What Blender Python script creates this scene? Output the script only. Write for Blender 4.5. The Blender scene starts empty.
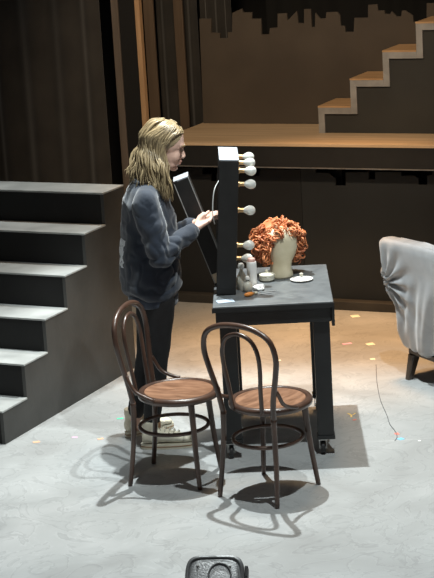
import bpy, bmesh, math, random
from mathutils import Vector, Matrix, noise, Quaternion
from mathutils.geometry import tessellate_polygon
random.seed(7)
PI = math.pi
scene = bpy.context.scene
C = scene.collection

# ------------------------------------------------------------------ camera
cam_d = bpy.data.cameras.new('camera')
cam = bpy.data.objects.new('camera', cam_d); C.objects.link(cam)
cam_d.sensor_fit = 'VERTICAL'; cam_d.sensor_height = 24.0; cam_d.sensor_width = 24.0
cam_d.lens = 1736.0 / 578.0 * 24.0
PITCH, ROLL = 0.2386, 0.0583
cam.matrix_world = Matrix.Translation((0, 0, 2.9)) @ Matrix.Rotation(PI/2 - PITCH, 4, 'X') @ Matrix.Rotation(-ROLL, 4, 'Z')
cam_d.clip_end = 100
scene.camera = cam

# ------------------------------------------------------------------ world, lights, exposure
w = bpy.data.worlds.new('theatre_dark'); scene.world = w; w.use_nodes = True
w.node_tree.nodes['Background'].inputs[0].default_value = (0.95, 0.97, 1.0, 1)
w.node_tree.nodes['Background'].inputs[1].default_value = 0.055
vs = scene.view_settings
vs.view_transform = 'Standard'; vs.look = 'None'; vs.gamma = 1.0; vs.exposure = 0.08; vs.use_curve_mapping = False

def spot(name, loc, target, watts, color, half_deg, blend, size):
    l = bpy.data.lights.new(name, 'SPOT'); l.energy = watts; l.color = color
    l.spot_size = math.radians(half_deg*2); l.spot_blend = blend; l.shadow_soft_size = size
    o = bpy.data.objects.new(name, l); C.objects.link(o); o.location = loc
    o.rotation_euler = (Vector(target)-Vector(loc)).to_track_quat('-Z', 'Y').to_euler()
    return o
COOL = (0.90, 0.99, 1.0); WARM = (1.0, 0.56, 0.25)
spot('stage_spot_overhead', (0.0, 8.95, 4.25), (0.0, 7.6, 0), 920, COOL, 33, 0.35, 0.03)
spot('stage_spot_side', (0.78, 6.9, 4.6), (0.0, 7.8, 0), 520, COOL, 29, 0.35, 0.03)
spot('added_stairs_light', (-0.55, 10.45, 4.8), (-1.15, 9.35, 0.6), 420, COOL, 17, 0.6, 0.05)  # added cool lamp to brighten the treads, no fixture behind it
spot('added_front_fill', (-1.2, 3.2, 5.2), (0.1, 8.4, 0.6), 80, (1.0, 0.97, 0.92), 17, 0.9, 0.25)  # added soft fill from the front to lift faces and near sides
spot('stage_spot_upstage', (0.55, 10.0, 5.2), (0.58, 10.25, 0.0), 1750, WARM, 15, 0.85, 0.4)
spot('added_warm_fill', (0.6, 9.6, 5.6), (0.3, 9.0, 0.0), 360, (1.0, 0.70, 0.42), 30, 1.0, 0.6)  # added wide warm fill that lifts the floor shadows
spot('stage_spot_platform', (-0.2, 6.6, 5.6), (0.35, 11.6, 1.4), 1000, (1.0, 0.77, 0.52), 17, 0.7, 0.2)

# ------------------------------------------------------------------ material helpers
def nodes_of(name):
    m = bpy.data.materials.new(name); m.use_nodes = True
    return m, m.node_tree, m.node_tree.nodes['Principled BSDF']
def mat(name, c, rough=0.6, c2=None, scale=8.0, detail=4.0, bump=0.0, bscale=None, metal=0.0, spec=0.5,
        trans=0.0, sheen=0.0, stretch=(1, 1, 1), contrast=(0.35, 0.65), island=0.0, coat=0.0, distort=0.0):
    m, nt, p = nodes_of(name); N, L = nt.nodes, nt.links
    p.inputs['Base Color'].default_value = (*c, 1); p.inputs['Roughness'].default_value = rough
    p.inputs['Metallic'].default_value = metal; p.inputs['Specular IOR Level'].default_value = spec
    p.inputs['Transmission Weight'].default_value = trans
    p.inputs['Sheen Weight'].default_value = sheen
    p.inputs['Coat Weight'].default_value = coat
    tc = N.new('ShaderNodeTexCoord'); mp = N.new('ShaderNodeMapping'); mp.inputs['Scale'].default_value = stretch
    L.new(tc.outputs['Object'], mp.inputs['Vector'])
    if c2 is not None:
        nz = N.new('ShaderNodeTexNoise'); nz.inputs['Scale'].default_value = scale; nz.inputs['Detail'].default_value = detail
        nz.inputs['Distortion'].default_value = distort
        L.new(mp.outputs[0], nz.inputs['Vector'])
        rp = N.new('ShaderNodeValToRGB'); rp.color_ramp.elements[0].position = contrast[0]; rp.color_ramp.elements[1].position = contrast[1]
        rp.color_ramp.elements[0].color = (*c, 1); rp.color_ramp.elements[1].color = (*c2, 1)
        fac = nz.outputs['Fac']
        if island > 0:
            g = N.new('ShaderNodeNewGeometry'); mx = N.new('ShaderNodeMix'); mx.data_type = 'FLOAT'
            mx.inputs[0].default_value = island; L.new(nz.outputs['Fac'], mx.inputs[2]); L.new(g.outputs['Random Per Island'], mx.inputs[3])
            fac = mx.outputs[0]
        L.new(fac, rp.inputs['Fac']); L.new(rp.outputs['Color'], p.inputs['Base Color'])
    if bump > 0:
        nb = N.new('ShaderNodeTexNoise'); nb.inputs['Scale'].default_value = bscale or scale*4; nb.inputs['Detail'].default_value = 3
        L.new(mp.outputs[0], nb.inputs['Vector'])
        b = N.new('ShaderNodeBump'); b.inputs['Strength'].default_value = bump; b.inputs['Distance'].default_value = 0.01
        L.new(nb.outputs['Fac'], b.inputs['Height']); L.new(b.outputs[0], p.inputs['Normal'])
    return m

def floor_material():
    m, nt, p = nodes_of('stage_floor_paint'); N, L = nt.nodes, nt.links
    tc = N.new('ShaderNodeTexCoord')
    def noise_node(scale, detail, dist, rough=0.6, stretch=(1, 1, 1), rot=0.0):
        mp = N.new('ShaderNodeMapping'); mp.inputs['Scale'].default_value = stretch; mp.inputs['Rotation'].default_value = (0, 0, rot)
        L.new(tc.outputs['Object'], mp.inputs['Vector'])
        n = N.new('ShaderNodeTexNoise'); n.inputs['Scale'].default_value = scale; n.inputs['Detail'].default_value = detail
        n.inputs['Distortion'].default_value = dist; n.inputs['Roughness'].default_value = rough
        L.new(mp.outputs[0], n.inputs['Vector']); return n
    def ramp(fac, stops):
        r = N.new('ShaderNodeValToRGB'); e = r.color_ramp.elements
        e[0].position, e[0].color = stops[0][0], (*stops[0][1], 1)
        e[1].position, e[1].color = stops[-1][0], (*stops[-1][1], 1)
        for pos, col in stops[1:-1]:
            k = e.new(pos); k.color = (*col, 1)
        L.new(fac, r.inputs['Fac']); return r
    n1 = noise_node(1.3, 6, 1.2)
    base = ramp(n1.outputs['Fac'], [(0.3, (0.30, 0.30, 0.295)), (0.52, (0.36, 0.365, 0.36)), (0.75, (0.43, 0.43, 0.425))])
    # fine marbling swirls of mopped paint
    n2 = noise_node(3.4, 8, 2.6, 0.55)
    sw = ramp(n2.outputs['Fac'], [(0.44, (1, 1, 1)), (0.485, (0.80, 0.80, 0.80)), (0.5, (1.12, 1.12, 1.12)), (0.53, (1, 1, 1))])
    mx = N.new('ShaderNodeMix'); mx.data_type = 'RGBA'; mx.blend_type = 'MULTIPLY'; mx.inputs[0].default_value = 0.8
    L.new(base.outputs[0], mx.inputs[6]); L.new(sw.outputs[0], mx.inputs[7])
    # long scuffs
    n3 = noise_node(2.2, 5, 0.4, 0.6, (0.35, 4.5, 1), 0.5)
    sc = ramp(n3.outputs['Fac'], [(0.66, (0, 0, 0)), (0.74, (1, 1, 1))])
    mx2 = N.new('ShaderNodeMix'); mx2.data_type = 'RGBA'; mx2.blend_type = 'MIX'
    ml = N.new('ShaderNodeMath'); ml.operation = 'MULTIPLY'; ml.inputs[1].default_value = 0.30
    L.new(sc.outputs[0], ml.inputs[0]); L.new(ml.outputs[0], mx2.inputs[0])
    L.new(mx.outputs[2], mx2.inputs[6]); mx2.inputs[7].default_value = (0.62, 0.62, 0.61, 1)
    L.new(mx2.outputs[2], p.inputs['Base Color'])
    rr = ramp(n1.outputs['Fac'], [(0.3, (0.36,)*3), (0.8, (0.52,)*3)])
    L.new(rr.outputs[0], p.inputs['Roughness'])
    b = N.new('ShaderNodeBump'); b.inputs['Strength'].default_value = 0.08; b.inputs['Distance'].default_value = 0.01
    L.new(n2.outputs['Fac'], b.inputs['Height']); L.new(b.outputs[0], p.inputs['Normal'])
    return m

def shirt_material():
    m, nt, p = nodes_of('navy_fleece'); N, L = nt.nodes, nt.links
    p.inputs['Roughness'].default_value = 0.85; p.inputs['Sheen Weight'].default_value = 0.35
    tc = N.new('ShaderNodeTexCoord'); sp = N.new('ShaderNodeSeparateXYZ'); L.new(tc.outputs['Object'], sp.inputs[0])
    n = N.new('ShaderNodeTexNoise'); n.inputs['Scale'].default_value = 14; L.new(tc.outputs['Object'], n.inputs['Vector'])
    r = N.new('ShaderNodeValToRGB'); r.color_ramp.elements[0].color = (0.009, 0.0145, 0.027, 1); r.color_ramp.elements[1].color = (0.016, 0.025, 0.043, 1)
    L.new(n.outputs['Fac'], r.inputs['Fac'])
    # small white print on the back: broken marks inside a box of the back panel
    def rng(sock, lo, hi):
        a = N.new('ShaderNodeMath'); a.operation = 'GREATER_THAN'; a.inputs[1].default_value = lo; L.new(sock, a.inputs[0])
        b = N.new('ShaderNodeMath'); b.operation = 'LESS_THAN'; b.inputs[1].default_value = hi; L.new(sock, b.inputs[0])
        c = N.new('ShaderNodeMath'); c.operation = 'MULTIPLY'; L.new(a.outputs[0], c.inputs[0]); L.new(b.outputs[0], c.inputs[1]); return c.outputs[0]
    def mul(a, b):
        c = N.new('ShaderNodeMath'); c.operation = 'MULTIPLY'; L.new(a, c.inputs[0]); L.new(b, c.inputs[1]); return c.outputs[0]
    mk = mul(mul(rng(sp.outputs['Z'], 0.96, 1.10), rng(sp.outputs['X'], -1.0, -0.06)), rng(sp.outputs['Y'], -0.045, 0.15))
    v = N.new('ShaderNodeTexNoise'); v.inputs['Scale'].default_value = 34; v.inputs['Detail'].default_value = 1; L.new(tc.outputs['Object'], v.inputs['Vector'])
    t = N.new('ShaderNodeMath'); t.operation = 'GREATER_THAN'; t.inputs[1].default_value = 0.43; L.new(v.outputs['Fac'], t.inputs[0])
    mk = mul(mk, t.outputs[0])
    mx = N.new('ShaderNodeMix'); mx.data_type = 'RGBA'; L.new(mk, mx.inputs[0]); L.new(r.outputs[0], mx.inputs[6]); mx.inputs[7].default_value = (0.75, 0.78, 0.8, 1)
    L.new(mx.outputs[2], p.inputs['Base Color'])
    nb = N.new('ShaderNodeTexNoise'); nb.inputs['Scale'].default_value = 90; L.new(tc.outputs['Object'], nb.inputs['Vector'])
    b = N.new('ShaderNodeBump'); b.inputs['Strength'].default_value = 0.15; b.inputs['Distance'].default_value = 0.005
    L.new(nb.outputs['Fac'], b.inputs['Height']); L.new(b.outputs[0], p.inputs['Normal'])
    return m

M = {}
M['floor'] = floor_material()
M['black_drape'] = mat('black_drape', (0.016, 0.0145, 0.013), 0.9, (0.026, 0.0235, 0.021), 5, sheen=0.2, bump=0.1, bscale=60)
M['void'] = mat('black_masking', (0.004, 0.004, 0.004), 0.95)
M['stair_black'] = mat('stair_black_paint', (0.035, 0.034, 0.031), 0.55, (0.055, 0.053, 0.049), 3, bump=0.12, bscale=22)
M['riser_shaded'] = mat('riser_shaded_black', (0.003, 0.0027, 0.0025), 0.8, (0.006, 0.0055, 0.005), 4, bump=0.05, bscale=22)  # same black paint as the sides, shade put into a darker colour
M['stair_tread'] = mat('stair_worn_sheen_tread', (0.30, 0.305, 0.295), 0.45, (0.42, 0.425, 0.41), 5, 6, bump=0.08)  # worn black paint; glancing sheen is put into the lighter grey
M['scuff'] = mat('scuffed_edge', (0.20, 0.19, 0.175), 0.6, (0.06, 0.058, 0.052), 14, 5)
M['deck'] = mat('plywood_deck', (0.46, 0.33, 0.20), 0.5, (0.58, 0.43, 0.28), 3, 6, stretch=(0.5, 7, 1), distort=0.3)
M['fascia'] = mat('fascia_black', (0.005, 0.005, 0.005), 0.65, (0.008, 0.008, 0.008), 6)
M['lip'] = mat('metal_lip', (0.30, 0.29, 0.28), 0.4, (0.20, 0.19, 0.18), 12, metal=0.6)
M['skyline'] = mat('brown_hardboard', (0.058, 0.045, 0.034), 0.75, (0.076, 0.060, 0.045), 2.5, 6)
M['skyline_grey'] = mat('charcoal_board', (0.0085, 0.0105, 0.012), 0.8, (0.012, 0.0145, 0.0165), 3, 6)
M['skyline_dark'] = mat('black_board', (0.0045, 0.005, 0.0055), 0.8, (0.007, 0.0078, 0.0085), 3, 6)
M['kick'] = mat('kick_board', (0.022, 0.02, 0.017), 0.6, (0.036, 0.032, 0.027), 6)
M['step_side'] = mat('step_side_board', (0.026, 0.026, 0.024), 0.75, (0.034, 0.034, 0.031), 3, 6)
M['step_edge'] = mat('step_edge_grey', (0.24, 0.235, 0.23), 0.6, (0.33, 0.325, 0.32), 10, 5)
M['step_tread'] = mat('step_tread_ply', (0.42, 0.25, 0.12), 0.5, (0.54, 0.34, 0.18), 4, 6, stretch=(1, 6, 1))
M['timber'] = mat('bare_timber', (0.36, 0.22, 0.115), 0.6, (0.46, 0.29, 0.16), 5, 6, stretch=(9, 9, 0.6), bump=0.06)
M['brown_board'] = mat('brown_stained_board', (0.075, 0.050, 0.032), 0.7, (0.098, 0.068, 0.044), 4, 6, stretch=(6, 6, 0.5))
M['grey_batten'] = mat('grey_batten', (0.095, 0.075, 0.06), 0.7, (0.12, 0.095, 0.078), 5, 4, stretch=(6, 6, 0.5))
M['table_black'] = mat('table_black_paint', (0.009, 0.0095, 0.010), 0.45, (0.016, 0.0165, 0.017), 5, bump=0.05)
M['table_top'] = mat('table_top_grey', (0.085, 0.09, 0.095), 0.38, (0.17, 0.18, 0.185), 7, 7, bump=0.08, distort=0.8, contrast=(0.3, 0.72))
M['rubber'] = mat('caster_rubber', (0.02, 0.02, 0.02), 0.5, (0.03, 0.03, 0.03), 20)
M['steel'] = mat('steel', (0.62, 0.62, 0.60), 0.3, (0.5, 0.5, 0.49), 20, metal=0.9)
M['bentwood'] = mat('dark_bentwood', (0.050, 0.026, 0.018), 0.33, (0.085, 0.045, 0.030), 10, 5, coat=0.3, stretch=(1, 1, 1))
M['seat_wood'] = mat('seat_walnut', (0.17, 0.082, 0.046), 0.32, (0.33, 0.175, 0.105), 9, 7, coat=0.25, stretch=(1.0, 4, 1), distort=0.6)
M['velvet'] = mat('grey_velvet', (0.24, 0.245, 0.255), 0.36, (0.36, 0.365, 0.375), 5, 4, sheen=0.5, bump=0.1, bscale=12)
M['chair_leg'] = mat('dark_stained_leg', (0.028, 0.019, 0.013), 0.4, (0.045, 0.03, 0.02), 12)
M['frame_black'] = mat('mirror_frame_black', (0.009, 0.0085, 0.008), 0.5, (0.016, 0.015, 0.014), 10, bump=0.06)
M['frame_top'] = mat('pale_grey_cap', (0.30, 0.32, 0.36), 0.5, (0.42, 0.45, 0.49), 16)
M['mirror'] = mat('mirror_glass', (0.85, 0.87, 0.88), 0.03, metal=1.0)
M['pale_ply'] = mat('pale_ply', (0.55, 0.44, 0.30), 0.6, (0.65, 0.53, 0.38), 12)
M['edge_lit'] = mat('lit_edge_paint', (0.45, 0.45, 0.44), 0.5, (0.30, 0.30, 0.29), 20)  # pale colour stands in for light caught along the back panel edges
M['bulb'] = mat('bulb_glass', (0.95, 0.95, 0.90), 0.10, trans=0.42, spec=0.8)
M['socket'] = mat('brass_socket', (0.62, 0.42, 0.22), 0.35, (0.5, 0.33, 0.16), 20, metal=0.7)
M['porcelain'] = mat('white_porcelain', (0.72, 0.70, 0.66), 0.3, (0.78, 0.76, 0.72), 10)
M['glass'] = mat('clear_glass', (0.90, 0.87, 0.76), 0.08, trans=0.5)
M['amber'] = mat('amber_liquid', (0.55, 0.38, 0.16), 0.1, (0.6, 0.42, 0.2), 6, trans=0.5)
M['cream'] = mat('cream_ceramic', (0.60, 0.56, 0.45), 0.35, (0.68, 0.64, 0.53), 10)
M['white_plastic'] = mat('white_plastic', (0.70, 0.68, 0.65), 0.35, (0.75, 0.73, 0.70), 8)
M['pink_cap'] = mat('pink_cap', (0.62, 0.36, 0.30), 0.4, (0.66, 0.42, 0.36), 8)
M['tissue'] = mat('tissue_paper', (0.75, 0.73, 0.70), 0.8, (0.8, 0.79, 0.76), 12)
M['orange'] = mat('orange_plastic', (0.70, 0.22, 0.04), 0.35, (0.78, 0.30, 0.07), 10)
M['canvas'] = mat('canvas_head_block', (0.60, 0.52, 0.35), 0.7, (0.70, 0.62, 0.45), 14, 5, bump=0.08, bscale=60)
M['wig'] = mat('ginger_wig', (0.36, 0.085, 0.026), 0.45, (0.74, 0.29, 0.12), 9, 4, island=0.6, contrast=(0.15, 0.85))
M['skin'] = mat('skin', (0.64, 0.40, 0.31), 0.5, (0.72, 0.47, 0.37), 9, 4)
M['lips'] = mat('lips', (0.55, 0.28, 0.23), 0.45, (0.59, 0.31, 0.25), 20)
M['eye_dark'] = mat('eye_dark', (0.05, 0.03, 0.02), 0.4, (0.07, 0.045, 0.03), 20)
M['hair'] = mat('blonde_brown_hair', (0.10, 0.068, 0.032), 0.38, (0.46, 0.35, 0.20), 7, 4, island=0.55, contrast=(0.12, 0.9), stretch=(3, 3, 1))
M['shirt'] = shirt_material()
M['rib'] = mat('navy_ribbing', (0.018, 0.026, 0.045), 0.85, (0.03, 0.045, 0.075), 40, stretch=(1, 1, 0.1), sheen=0.3)
M['collar'] = mat('pale_blue_collar', (0.36, 0.42, 0.50), 0.8, (0.44, 0.5, 0.58), 20)
M['jeans'] = mat('black_denim', (0.006, 0.006, 0.007), 0.8, (0.011, 0.011, 0.012), 20, bump=0.1, bscale=80)
M['shoe'] = mat('cream_canvas', (0.66, 0.61, 0.48), 0.8, (0.76, 0.71, 0.58), 14, 4, bump=0.1, bscale=80)
M['sole'] = mat('shoe_rubber', (0.74, 0.70, 0.58), 0.55, (0.64, 0.59, 0.46), 12)
M['brown_patch'] = mat('brown_suede', (0.24, 0.13, 0.06), 0.8, (0.30, 0.17, 0.09), 14)
M['lace'] = mat('shoe_lace', (0.62, 0.58, 0.48), 0.8, (0.55, 0.5, 0.4), 20)
M['speaker'] = mat('speaker_shell', (0.08, 0.08, 0.08), 0.35, (0.14, 0.14, 0.14), 9, 6, bump=0.1, bscale=70)
M['grille'] = mat('speaker_grille', (0.13, 0.13, 0.13), 0.42, (0.24, 0.24, 0.24), 12, 5, bump=0.3, bscale=160, metal=0.3)
M['cable'] = mat('grey_cable', (0.09, 0.09, 0.09), 0.5, (0.13, 0.13, 0.13), 20)
M['wire'] = mat('white_wire', (0.7, 0.7, 0.68), 0.4, (0.6, 0.6, 0.58), 20)
def tape_mat(n, c): return mat(n, c, 0.5, tuple(min(1, x*1.15) for x in c), 20)
M['t_green'] = tape_mat('green_tape', (0.10, 0.75, 0.42)); M['t_orange'] = tape_mat('orange_tape', (0.85, 0.42, 0.25))
M['t_pink'] = tape_mat('pink_tape', (0.75, 0.45, 0.62)); M['t_red'] = tape_mat('red_tape', (0.80, 0.22, 0.16))
M['t_blue'] = tape_mat('blue_tape', (0.22, 0.55, 0.85)); M['t_yellow'] = tape_mat('yellow_tape', (0.88, 0.66, 0.22))
M['floor_pale'] = tape_mat('pale_floor_patch', (0.92, 0.88, 0.70)); M['t_white'] = tape_mat('white_tape', (0.85, 0.88, 0.88))

# ------------------------------------------------------------------ object helpers
def obj(name, bm, material, parent=None, smooth=False, auto=False):
    me = bpy.data.meshes.new(name)
    bmesh.ops.recalc_face_normals(bm, faces=bm.faces[:])
    bm.to_mesh(me); bm.free()
    o = bpy.data.objects.new(name, me); C.objects.link(o)
    if material is not None: me.materials.append(M[material])
    if smooth:
        me.shade_smooth()
        if auto: me.set_sharp_from_angle(angle=math.radians(40))
    if parent is not None: o.parent = parent
    return o
def thing(name, label, cat, loc=(0, 0, 0), rotz=0.0, group=None):
    o = bpy.data.objects.new(name, None); C.objects.link(o); o.empty_display_size = 0.1
    o.location = loc; o.rotation_euler = (0, 0, rotz); o['label'] = label; o['category'] = cat
    if group: o['group'] = group
    return o
def tag(o, label, cat, group=None):
    o['label'] = label; o['category'] = cat
    if group: o['group'] = group
    return o
def struct(o, label=None, cat=None):
    o['kind'] = 'structure'
    if label: o['label'] = label
    if cat: o['category'] = cat
    return o
def box(bm, x0, x1, y0, y1, z0, z1, bevel=0.0):
    r = bmesh.ops.create_cube(bm, size=1.0); vs_ = r['verts']
    for v in vs_:
        v.co = Vector((x0+(v.co.x+.5)*(x1-x0), y0+(v.co.y+.5)*(y1-y0), z0+(v.co.z+.5)*(z1-z0)))
    if bevel > 0:
        es = list({e for v in vs_ for e in v.link_edges})
        bmesh.ops.bevel(bm, geom=es, offset=bevel, segments=2, affect='EDGES', profile=0.5)
    return vs_
def boxo(name, x0, x1, y0, y1, z0, z1, material, parent=None, bevel=0.0):
    bm = bmesh.new(); box(bm, x0, x1, y0, y1, z0, z1, bevel); return obj(name, bm, material, parent)
def prism(bm, pts, axis, a, b):
    """extrude a 2-D outline between a and b along axis ('x','y','z')"""
    def P(p, t):
        if axis == 'y': return Vector((p[0], t, p[1]))
        if axis == 'x': return Vector((t, p[0], p[1]))
        return Vector((p[0], p[1], t))
    A = [bm.verts.new(P(p, a)) for p in pts]; B = [bm.verts.new(P(p, b)) for p in pts]
    n = len(pts)
    for t in tessellate_polygon([[Vector((p[0], p[1], 0)) for p in pts]]):
        bm.faces.new([A[i] for i in t]); bm.faces.new([B[i] for i in t[::-1]])
    for i in range(n): bm.faces.new((A[i], B[i], B[(i+1) % n], A[(i+1) % n]))
def loft(bm, rings, close=False, caps=True):
    R = [[bm.verts.new(Vector(p)) for p in r] for r in rings]; n = len(R[0])
    m = len(R)
    for i in range(m if close else m-1):
        a, b = R[i], R[(i+1) % m]
        for k in range(n): bm.faces.new((a[k], a[(k+1) % n], b[(k+1) % n], b[k]))
    if caps and not close:
        bm.faces.new(R[0][::-1]); bm.faces.new(R[-1])
    return R
def catmull(pts, per=6, closed=False):
    P = [Vector(p) for p in pts]; n = len(P); out = []
    rng = range(n if closed else n-1)
    for i in rng:
        if closed: p0, p1, p2, p3 = P[(i-1) % n], P[i], P[(i+1) % n], P[(i+2) % n]
        else: p0, p1, p2, p3 = P[max(i-1, 0)], P[i], P[i+1], P[min(i+2, n-1)]
        for k in range(per):
            t = k/per
            out.append(0.5*((2*p1)+(-p0+p2)*t+(2*p0-5*p1+4*p2-p3)*t*t+(-p0+3*p1-3*p2+p3)*t**3))
    if not closed: out.append(P[-1])
    return out
def tube(bm, pts, rad, n=8, closed=False, flat=None):
    """sweep a circle along pts; rad is a number or a function of t in 0..1"""
    P = [Vector(p) for p in pts]; m = len(P); rings = []
    up = None
    for i in range(m):
        if closed: d = P[(i+1) % m]-P[(i-1) % m]
        else: d = P[min(i+1, m-1)]-P[max(i-1, 0)]
        d.normalize()
        if up is None:
            up = d.orthogonal().normalized()
        up = (up - d*up.dot(d))
        if up.length < 1e-6: up = d.orthogonal()
        up.normalize(); s = d.cross(up)
        r = rad(i/(m-1)) if callable(rad) else rad
        r2 = r*(flat or 1.0)
        rings.append([P[i]+up*(math.cos(2*PI*k/n)*r)+s*(math.sin(2*PI*k/n)*r2) for k in range(n)])
    loft(bm, rings, close=closed, caps=not closed)
def lathe(bm, prof, n=20, center=(0, 0, 0), axis='z', ring=False):
    rings = []
    cx, cy, cz = center
    for r, h in prof:
        pts = []
        for k in range(n):
            a = 2*PI*k/n; c_, s_ = math.cos(a)*max(r, 1e-4), math.sin(a)*max(r, 1e-4)
            pts.append((cx+c_, cy+s_, cz+h) if axis == 'z' else (cx+h, cy+c_, cz+s_))
        rings.append(pts)
    loft(bm, rings, close=ring)
def ellipsoid(bm, c, r, rot=None, seg=16, rings=10):
    res = bmesh.ops.create_uvsphere(bm, u_segments=seg, v_segments=rings, radius=1.0)
    mx = (rot.to_matrix() if rot is not None else Matrix.Identity(3))
    for v in res['verts']:
        v.co = mx @ Vector((v.co.x*r[0], v.co.y*r[1], v.co.z*r[2])) + Vector(c)
def capsule(bm, p0, r0, p1, r1, n=14):
    p0, p1 = Vector(p0), Vector(p1); d = (p1-p0); L_ = d.length; d.normalize()
    u = d.orthogonal().normalized(); s = d.cross(u); rings = []
    prof = []
    for k in range(0, 5): a = -PI/2+PI/2*k/4*0.98+0.03; prof.append((r0*math.cos(a), r0*math.sin(a)))
    for k in range(0, 5): a = PI/2*k/4*0.98; prof.append((r1*math.cos(a), L_+r1*math.sin(a)))
    for r, h in prof:
        rings.append([p0+d*h+u*(r*math.cos(2*PI*j/n))+s*(r*math.sin(2*PI*j/n)) for j in range(n)])
    loft(bm, rings)
def ering(c, a, b, n=24, axis='z', p=2.0, tilt=0.0):
    """ellipse ring in the plane across axis with half sizes a, b (superellipse power p)"""
    out = []
    for k in range(n):
        t = 2*PI*k/n; ct, st = math.cos(t), math.sin(t)
        x = a*math.copysign(abs(ct)**(2/p), ct); y = b*math.copysign(abs(st)**(2/p), st)
        if axis == 'z': out.append((c[0]+x, c[1]+y, c[2]+tilt*x))
        elif axis == 'x': out.append((c[0], c[1]+x, c[2]+y))
        else: out.append((c[0]+x, c[1], c[2]+y))
    return out
def voxel_obj(name, bm, material, parent, voxel, smooth_it=4, disp=None):
    """weld overlapping closed shapes into one continuous surface"""
    me = bpy.data.meshes.new('tmp'); bmesh.ops.recalc_face_normals(bm, faces=bm.faces[:]); bm.to_mesh(me); bm.free()
    t = bpy.data.objects.new('tmp', me); C.objects.link(t)
    md = t.modifiers.new('r', 'REMESH'); md.mode = 'VOXEL'; md.voxel_size = voxel
    if smooth_it:
        sm = t.modifiers.new('s', 'SMOOTH'); sm.iterations = smooth_it; sm.factor = 0.5
    dg = bpy.context.evaluated_depsgraph_get(); dg.update()
    me2 = bpy.data.meshes.new_from_object(t.evaluated_get(dg))
    bpy.data.objects.remove(t); bpy.data.meshes.remove(me)
    me2.name = name
    if disp:
        nrm = [v.normal.copy() for v in me2.vertices]
        for v, n_ in zip(me2.vertices, nrm): v.co = v.co + disp(v.co, n_)
    me2.materials.clear(); me2.materials.append(M[material]); me2.shade_smooth()
    o = bpy.data.objects.new(name, me2); C.objects.link(o); o.parent = parent
    return o
def copy_tree(o, parent=None):
    c = o.copy(); C.objects.link(c); c.parent = parent
    for ch in list(o.children): copy_tree(ch, c)
    return c

# ================================================================== STRUCTURE
SA = math.radians(-24.2); SO = Vector((0.721, 11.137, 0))        # stage axes: u along the platform front, v upstage
def stage(u, v, z=0.0):
    return Vector((SO.x+u*math.cos(SA)-v*math.sin(SA), SO.y+u*math.sin(SA)+v*math.cos(SA), z))

bm = bmesh.new(); box(bm, -7, 7, 1.0, 18, -0.2, 0.0)
struct(obj('floor', bm, 'floor'), 'grey painted stage floor with scuffs and swirls', 'floor')
bw = boxo('wall_back', -6, 6, 2.6, 2.8, 0, 6.5, 'void'); bw.location = SO; bw.rotation_euler = (0, 0, SA)
struct(bw, 'black masking wall behind the platform', 'wall')

# ================================================================== LEFT STAIR UNIT
LA = 1.1162 - PI/2
RUN, RISE, NST = 0.246, 0.1862, 6
st = thing('stair_unit', 'black wooden stair unit with worn treads tinted grey for sheen at left edge of the stage', 'stairs', (-1.1618, 8.7286, 0), LA)
WST = 1.9
pts = [(0, 0)]
for i in range(NST): pts += [(i*RUN, (i+1)*RISE-0.012), ((i+1)*RUN, (i+1)*RISE-0.012)]
pts += [(NST*RUN, 0)]
for nm, x0 in (('side_panel', -0.02), ('side_panel', -WST)):
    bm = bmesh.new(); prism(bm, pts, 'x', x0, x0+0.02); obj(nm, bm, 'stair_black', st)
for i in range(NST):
    boxo('riser', -WST+0.021, -0.021, i*RUN, i*RUN+0.018, i*RISE+0.001, (i+1)*RISE-0.013, 'riser_shaded', st)
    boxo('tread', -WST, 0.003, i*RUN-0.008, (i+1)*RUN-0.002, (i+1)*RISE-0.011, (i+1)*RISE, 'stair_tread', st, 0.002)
boxo('back_panel', -WST+0.021, -0.021, NST*RUN-0.02, NST*RUN-0.003, 0, NST*RISE-0.013, 'riser_shaded', st)

# ================================================================== PLATFORM
PH = 1.116
pf = thing('platform', 'raised plywood stage platform with black front fascia', 'platform', SO, SA)
PL, PR_ = -1.21, 2.6
boxo('deck', PL, PR_, 0.0, 0.86, PH-0.02, PH, 'deck', pf, 0.002)
boxo('fascia', PL, PR_, 0.004, 0.05, PH-0.155, PH-0.021, 'fascia', pf)
boxo('lip', PL, PR_, -0.004, 0.004, PH-0.163, PH-0.156, 'lip', pf)
boxo('end_board', PL, PL+0.03, 0.052, 0.86, PH-0.155, PH-0.021, 'fascia', pf)
boxo('back_rail', PL+0.031, PR_, 0.80, 0.85, PH-0.155, PH-0.021, 'fascia', pf)
for u in (PL+0.05, 0.0, 1.2, 2.5):
    boxo('support_leg', u, u+0.07, 0.70, 0.77, 0, PH-0.021, 'fascia', pf)
    boxo('support_leg', u, u+0.07, 0.20, 0.27, 0, PH-0.021, 'fascia', pf)

# skyline boards below the platform front (two panels with notched tops)
lf = thing('lower_skyline_flat', 'charcoal board flat with notched skyline top under the platform edge', 'stage flat', stage(0, 0), SA)
def flat_panel(pts, v0, v1, material, parent, name):
    bm = bmesh.new(); prism(bm, pts, 'y', v0, v1); return obj(name, bm, material, parent)
low = [(-0.182, 0.06), (2.5, 0.06), (2.5, 0.92), (1.5, 0.92), (1.5, 0.86), (1.3, 0.86), (1.3, 0.92), (0.716, 0.922), (0.716, 0.906), (0.683, 0.901), (0.681, 0.842), (0.624, 0.841),
       (0.625, 0.882), (0.597, 0.90), (0.511, 0.898), (0.511, 0.921), (0.334, 0.919), (0.332, 0.872), (0.288, 0.872), (0.289, 0.917),
       (0.132, 0.914), (0.129, 0.825), (0.059, 0.824), (0.061, 0.871), (0.013, 0.908), (-0.076, 0.907), (-0.076, 0.935), (-0.182, 0.935)]
flat_panel(low, 0.10, 0.118, 'skyline_grey', lf, 'right_board')
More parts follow.
